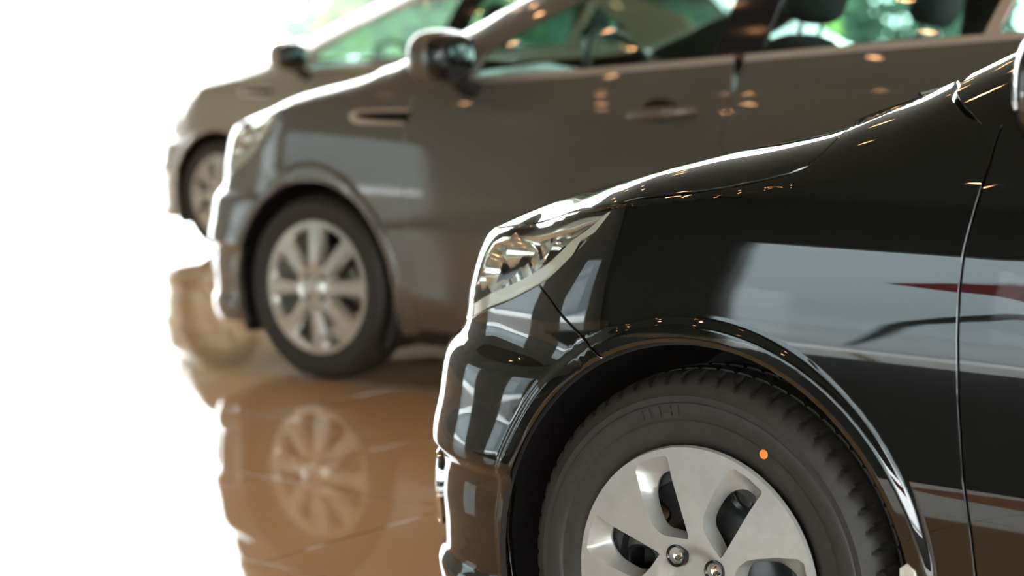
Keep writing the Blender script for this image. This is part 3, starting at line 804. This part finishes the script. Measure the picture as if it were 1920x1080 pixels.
    def seat(x, y, wd, name, bench=False):
        mb = MB()
        mb.blob((x, y, .50), (.26, wd/2, .10), 4, 32, 14)
        rot = Matrix.Rotation(math.radians(14), 3, 'Y')
        mb.blob((x+.27, y, .80), (.075, wd/2, .34), 3.4, 32, 20, rot)
        s_ = mb.build(name, M['trimcloth'], root)
        for yc in ((y,) if not bench else (y-.38, y+.38)):
            MB().blob((x+.385, yc, 1.245), (.055, .135, .085), 3, 24, 14, rot).build('head_rest', M['trimcloth'], s_)
            for dy in (-.06, .06): MB().tube([(x+.35, yc+dy, 1.10), (x+.375, yc+dy, 1.20)], .007, 8).build('head_rest_post', M['chrome'], s_)
        return s_
    seat(1.22, .46, .50, 'front_seat'); seat(1.22, 1.24, .50, 'front_seat'); seat(2.12, .85, 1.30, 'rear_bench', True)
    # --- wheels
    for xw in (0, wb):
        make_wheel(root, xw, .010, kind)
        make_wheel(root, xw, 2*cs.W-.010, kind, far=True)
    return root

cs1 = CarSurf()
black_car = tag(empty('car', (0, 0, 0)), 'glossy black car in the foreground with silver seven-window hub cap', 'car')
build_car(black_car, cs1, M['black_paint'], 'cap', mirror_at=(.605, -.10, 1.035))
W1 = list(black_car.children)
cs2 = CarSurf(hood=.045, nose=.03)
grey_car = tag(empty('car', (-2.914, 2.243, 0)), 'brownish grey car in the middle, with eight-spoke alloy wheel and fender vent', 'car')
build_car(grey_car, cs2, M['grey_paint'], 'alloy', detail=.7, vent=True)
def copy_tree(o, parent, repaint):
    c = o.copy(); COL.objects.link(c); c.parent = parent
    if c.type == 'MESH' and c.data.materials and c.data.materials[0] == repaint[0]:
        c.material_slots[0].link = 'OBJECT'; c.material_slots[0].material = repaint[1]
    for ch in o.children: copy_tree(ch, c, repaint)
    return c
def copy_car(src, loc, rz, old, new, label):
    r = empty('car', loc, rz); tag(r, label, 'car')
    for ch in src.children: copy_tree(ch, r, (M[old], M[new]))
    return r
copy_car(grey_car, (-6.232, 4.956, 0), 0, 'grey_paint', 'champagne_paint', 'pale champagne car furthest back at the left, by the bright glazing')

# ---------------------------------------------------------------- showroom shell
def struct(o): o['kind'] = 'structure'; return o
XL, XR, YB, YF, HC = -10.5, 8.0, -8.5, 12.5, 5.4
mf = principled('tile', (.30, .20, .13), .02, 0, ior=1.95)
nt = mf.node_tree; b = nt.nodes['Principled BSDF']
tc = nt.nodes.new('ShaderNodeTexCoord'); mp = nt.nodes.new('ShaderNodeMapping'); br = nt.nodes.new('ShaderNodeTexBrick')
mp.inputs['Rotation'].default_value = (0, 0, 0); mp.inputs['Location'].default_value = (.21, .08, 0)
br.offset = 0; br.inputs['Scale'].default_value = 1; br.inputs['Brick Width'].default_value = .6; br.inputs['Row Height'].default_value = .6
br.inputs['Mortar Size'].default_value = .0022; br.inputs['Mortar Smooth'].default_value = .2
br.inputs['Color1'].default_value = (.80, .55, .32, 1); br.inputs['Color2'].default_value = (.84, .59, .35, 1); br.inputs['Mortar'].default_value = (.12, .08, .055, 1)
nz = nt.nodes.new('ShaderNodeTexNoise'); nz.inputs['Scale'].default_value = 2.2; nz.inputs['Detail'].default_value = 5
mxx = nt.nodes.new('ShaderNodeMix'); mxx.data_type = 'RGBA'; mxx.blend_type = 'MULTIPLY'; mxx.inputs[0].default_value = .12
nt.links.new(tc.outputs['Object'], mp.inputs[0]); nt.links.new(mp.outputs[0], br.inputs['Vector']); nt.links.new(tc.outputs['Object'], nz.inputs['Vector'])
nt.links.new(br.outputs['Color'], mxx.inputs[6]); nt.links.new(nz.outputs['Color'], mxx.inputs[7]); nt.links.new(mxx.outputs[2], b.inputs['Base Color'])
bp = nt.nodes.new('ShaderNodeBump'); bp.inputs['Strength'].default_value = .35; bp.inputs['Distance'].default_value = .001; bp.invert = True
nt.links.new(br.outputs['Fac'], bp.inputs['Height']); nt.links.new(bp.outputs[0], b.inputs['Normal'])
M['tile'] = mf
M['wall'] = noise_color(principled('wall', (.7, .66, .58), .8), (.68, .64, .56), (.74, .70, .63), 3, 4)
M['wall_d'] = noise_color(principled('wall_d', (.2, .2, .18), .7), (.16, .165, .15), (.24, .24, .21), .8, 3)
M['ceil'] = noise_color(principled('ceil', (.085, .088, .074), .85), (.078, .080, .067), (.092, .096, .082), 5, 3)
M['dark'] = principled('dark', (.02, .022, .018), .6)
M['frame'] = principled('frame', (.25, .26, .26), .4, .6)
M['pave'] = noise_color(principled('pave', (.75, .76, .76), .9), (.70, .71, .72), (.8, .81, .81), 1.2, 5)
struct(MB().box(XL-.1, XR, YB-.1, YF+.1, -.009, 0).build('floor', M['tile'], smooth=False))
struct(MB().box(XL, XR, YB, YF, HC, HC+.2).build('ceiling', M['ceil'], smooth=False))
struct(MB().box(XR, XR+.2, 2.0, YF, -.009, HC).box(XR, XR+.2, YB, 2.0, 2.9, HC).build('wall_right', M['wall'], smooth=False))
struct(MB().box(XL-.2, XL, YB, 5.2, 2.4, HC).box(XL-.2, XL, YB, -6.6, 0, 2.4).box(XL-.2, XL, -4.6, -1.6, 0, 2.4).box(XL-.2, XL, .4, 5.2, 0, 2.4).build('wall_left', M['wall_d'], smooth=False))
struct(MB().box(XL, XR+.2, YB-.2, YB, 2.9, HC).box(XL, -5.6, YB-.2, YB, 0, 2.9).build('wall_back', M['dark'], smooth=False))
def glazing(name, x0, y0, x1, y1, n, z1, rail=.05):
    mb = MB(); dx = (x1-x0)/n; dy = (y1-y0)/n; t = .02
    for i in range(n+1):
        if name in ('window_1', 'window_2') and (i == 0 or n == 1): continue
        x = x0+dx*i; y = y0+dy*i; mb.box(x-t, x+t, y-t, y+t, .0, z1)
    if dx: mb.box(x0, x1, y0-t, y0+t, z1-rail, z1)
    else: mb.box(x0-t, x0+t, y0, y1, z1-rail, z1)
    o = struct(mb.build(name, M['frame'], smooth=False))
    MB().add([(x0, y0, 0), (x1, y1, 0), (x1, y1, z1-rail), (x0, y0, z1-rail)], [(0, 1, 2, 3)]).build('pane', M['clear'], o, smooth=False)
M['clear'] = glass_mat('clear', (.985, .99, .985))
glazing('window_1', XL, 5.2, XL, YF, 1, HC)
glazing('window_2', XL, YF, XR, YF, 3, HC)
glazing('window_3', -5.6, YB-.1, XR, YB-.1, 4, 2.9)  # unseen glazing, widened to let in more daylight
glazing('added_window_4', XR+.1, YB, XR+.1, 2.0, 3, 2.9)  # unseen opening added to brighten the room with daylight
glazing('added_window_5', XL-.1, -6.6, XL-.1, -4.6, 1, 2.4)  # unseen opening added for a grey patch mirrored in the bumper
glazing('added_window_6', XL-.1, -1.6, XL-.1, .4, 1, 2.4)  # second unseen opening added to break up the bumper reflection

tag(MB().box(-7, 7.5, -7.0, -1.9, .0, .006).build('sheet', noise_color(principled('sheet', (.02, .022, .024), .95), (.03, .034, .036), (.045, .048, .05), 300, 2, bump=.3), smooth=False), 'dark carpet added on the tiles to darken the mirrored floor', 'sheet')  # unseen sheet added to darken the reflection low on the black car
# ---------------------------------------------------------------- downlights
M['lamp'] = principled('lamp', (1, .6, .3), .5, emit=(1, .50, .20), estr=25)
M['ring'] = principled('ring', (.6, .6, .58), .3)
def downlight(x, y, label):
    t = tag(empty('downlight', (x, y, HC)), label, 'ceiling light', 'warm downlights in the showroom ceiling')
    MB().add(*disc(.055, -.012)).build('lamp', M['lamp'], t, smooth=False)
    mb = MB(); vs = []; fs = []
    for r, z in ((.056, -.012), (.060, -.020), (.071, -.020), (.073, 0)):
        for j in range(28): vs.append((r*math.cos(2*PI*j/28), r*math.sin(2*PI*j/28), z))
    for i in range(3):
        for j in range(28): fs.append((i*28+j, i*28+(j+1) % 28, (i+1)*28+(j+1) % 28, (i+1)*28+j))
    mb.add(vs, fs).build('trim_ring', M['ring'], t)
    l = bpy.data.lights.new('spot_beam', 'AREA'); l.shape = 'DISK'; l.size = .11; l.energy = 1.6; l.color = (1, .50, .22); l.spread = math.radians(150)
    lo = bpy.data.objects.new('spot_beam', l); COL.objects.link(lo); lo.parent = t; lo.location = (0, 0, -.02); return t
def disc(r, z, n=28):
    return [(r*math.cos(2*PI*j/n), r*math.sin(2*PI*j/n), z) for j in range(n)], [tuple(range(n))[::-1]]
for i in range(10):
    for j in range(9):
        downlight(-9.0+i*1.7+(0 if j % 2 else .5), -6.2+j*2.0, 'round warm ceiling downlight reflected as a small orange glint in the car paint')


rp = [(-4.85, 2.22), (-4.4, 2.14), (-3.6, 2.06), (XR, 1.95), (XR, 2.55), (-3.6, 2.44), (-4.4, 2.34)]
mb = MB(); n = len(rp); mb.add([(x, YB-.75, z) for x, z in rp]+[(x, YB-.62, z) for x, z in rp], [tuple(range(n)), tuple(range(n, 2*n))[::-1]]+[(i, (i+1) % n, n+(i+1) % n, n+i) for i in range(n)])
tag(mb.build('reflected_stripe', principled('red', (.42, .008, .02), .35), smooth=False), 'long red awning added outside the street-side glazing, mirrored as a red streak', 'stripe')  # added shape, mirrored as the red tail lamp of a silver car
mb = MB(); mb.tube([(-5.3, YB-1.1, .05), (-4.9, YB-1.1, .45), (-4.5, YB-1.1, 1.0), (-4.1, YB-1.1, 1.42), (-3.4, YB-1.1, 1.75), (-2.2, YB-1.1, 1.95)], [.02, .07, .12, .13, .12, .05], 10)
tag(mb.build('reflected_curve', M['gloss_black']), 'curved black tube added outside the street-side glazing, mirrored as a dark curve', 'tube')  # unseen tube added to draw a dark curve in the car reflection
# ---------------------------------------------------------------- outdoors
bl = tag(empty('backdrop', (0, -17, 0)), 'plain blue-grey building added unseen across the street, mirrored in the door of the black car', 'backdrop')  # unseen grey block added as backing for the door reflection
MB().box(-18, 1, -3, 0, 0, 7).build('backdrop_box', principled('backdrop_box', (.44, .50, .52), .8), bl, smooth=False)
b2 = tag(empty('backdrop', (-21, -7, 0)), 'plain blue-grey building added unseen left of the showroom, mirrored in the bumper of the black car', 'backdrop')  # unseen grey block added behind the left openings to dim their reflection
MB().box(-3, 0, -12, 10, 0, 7).build('backdrop_box', principled('backdrop_left', (.20, .23, .24), .8), b2, smooth=False)
tag(MB().box(-60, 60, -16.5, -9.6, -.01, .004).build('road', noise_color(principled('asphalt', (.3, .33, .34), .9), (.28, .3, .31), (.34, .36, .37), 3), smooth=False), kind='structure')
struct(MB().box(-60, 60, -60, 70, -.3, -.01).build('ground_outside', M['pave'], smooth=False))
def leafmat(name, c1, c2):
    m = principled(name, c1, .6, spec=.3); noise_color(m, c1, c2, 1.5, 3)
    nt = m.node_tree; b = nt.nodes['Principled BSDF']; o = nt.nodes['Material Output']
    tr = nt.nodes.new('ShaderNodeBsdfTranslucent'); mx = nt.nodes.new('ShaderNodeMixShader'); mx.inputs[0].default_value = .4
    tr.inputs[0].default_value = (c2[0]*1.2, c2[1]*1.1, c2[2]*.9, 1)
    nt.links.new(b.outputs[0], mx.inputs[1]); nt.links.new(tr.outputs[0], mx.inputs[2]); nt.links.new(mx.outputs[0], o.inputs[0]); return m
M['leaf_a'] = leafmat('leaf_a', (.02, .05, .038), (.04, .085, .055))
M['leaf_b'] = leafmat('leaf_b', (.09, .20, .05), (.18, .32, .08))
M['bark'] = noise_color(principled('bark', (.05, .045, .04), .9), (.03, .028, .025), (.08, .07, .06), 12, 4)
def tree(x, y, h, r, n, mat, label, seed, zc=None, leaf=.2):
    rg = np.random.default_rng(seed)
    t = tag(empty('tree', (x, y, -.01)), label, 'tree', 'trees outside the showroom glazing')
    zc = zc or 1.75
    MB().tube([(0, 0, 0), (.05, .03, 1), (-.04, .05, 1.8), (.05, 0, 2.6)], [.12, .10, .07, .03], 10).build('trunk', M['bark'], t)
    vs = []; fs = []
    cl = rg.normal(size=(26, 3)); cl /= np.linalg.norm(cl, axis=1)[:, None]; cl *= (rg.random((26, 1))**.5)*np.array([r, r, 1.25]); cl[:, 2] = np.maximum(cl[:, 2]+zc, .3)
    for i in range(n):
        c = cl[rg.integers(26)]+rg.normal(size=3)*r*.12
        a = rg.normal(size=3); a /= np.linalg.norm(a); b_ = np.cross(a, rg.normal(size=3)); b_ /= np.linalg.norm(b_)
        s = leaf*(.6+.8*rg.random()); o = len(vs)
        vs += [tuple(c-a*s), tuple(c+b_*s*.45), tuple(c+a*s), tuple(c-b_*s*.45)]; fs.append((o, o+1, o+2, o+3))
    MB().add(vs, fs).build('foliage', mat, t, smooth=False)
def ray(px, D): return (CAM.x+D*(d0.x+rv.x*(px-960)/3600), CAM.y+D*(d0.y+rv.y*(px-960)/3600))
for k, (px, D, h, r, n, mt, lab) in enumerate([
        (715, 19, 7.0, .9, 1440, 'leaf_b', 'bright yellow-green tree outside, nearest the white area of the glazing'),
        (790, 28, 6.0, 1.7, 1008, 'leaf_a', 'dark green tree outside, seen through the windows of the champagne car'),
        (870, 34, 7.5, 1.9, 864, 'leaf_b', 'light green tree outside, just above the wing mirror of the grey car'),
        (1010, 41, 6.5, 1.9, 1248, 'leaf_a', 'dark green tree outside, behind the front window of the grey car'),
        (1180, 23, 7.5, 2.2, 1440, 'leaf_a', 'dense dark tree outside, right of centre behind the grey car'),
        (1330, 30, 6.5, 1.8, 1008, 'leaf_b', 'bright green tree outside, behind the pillar of the grey car'),
        (1560, 38, 8.0, 2.4, 1440, 'leaf_a', 'broad dark tree outside, behind the rear window of the grey car'),
        (1800, 46, 7.0, 2.0, 1200, 'leaf_a', 'tall dark tree outside, furthest right of the row')]):
    x, y = ray(px, D); x = round(x, 2); y = round(y, 2)
    tree(x, y, h, r, n, M[mt], lab, 11+k)
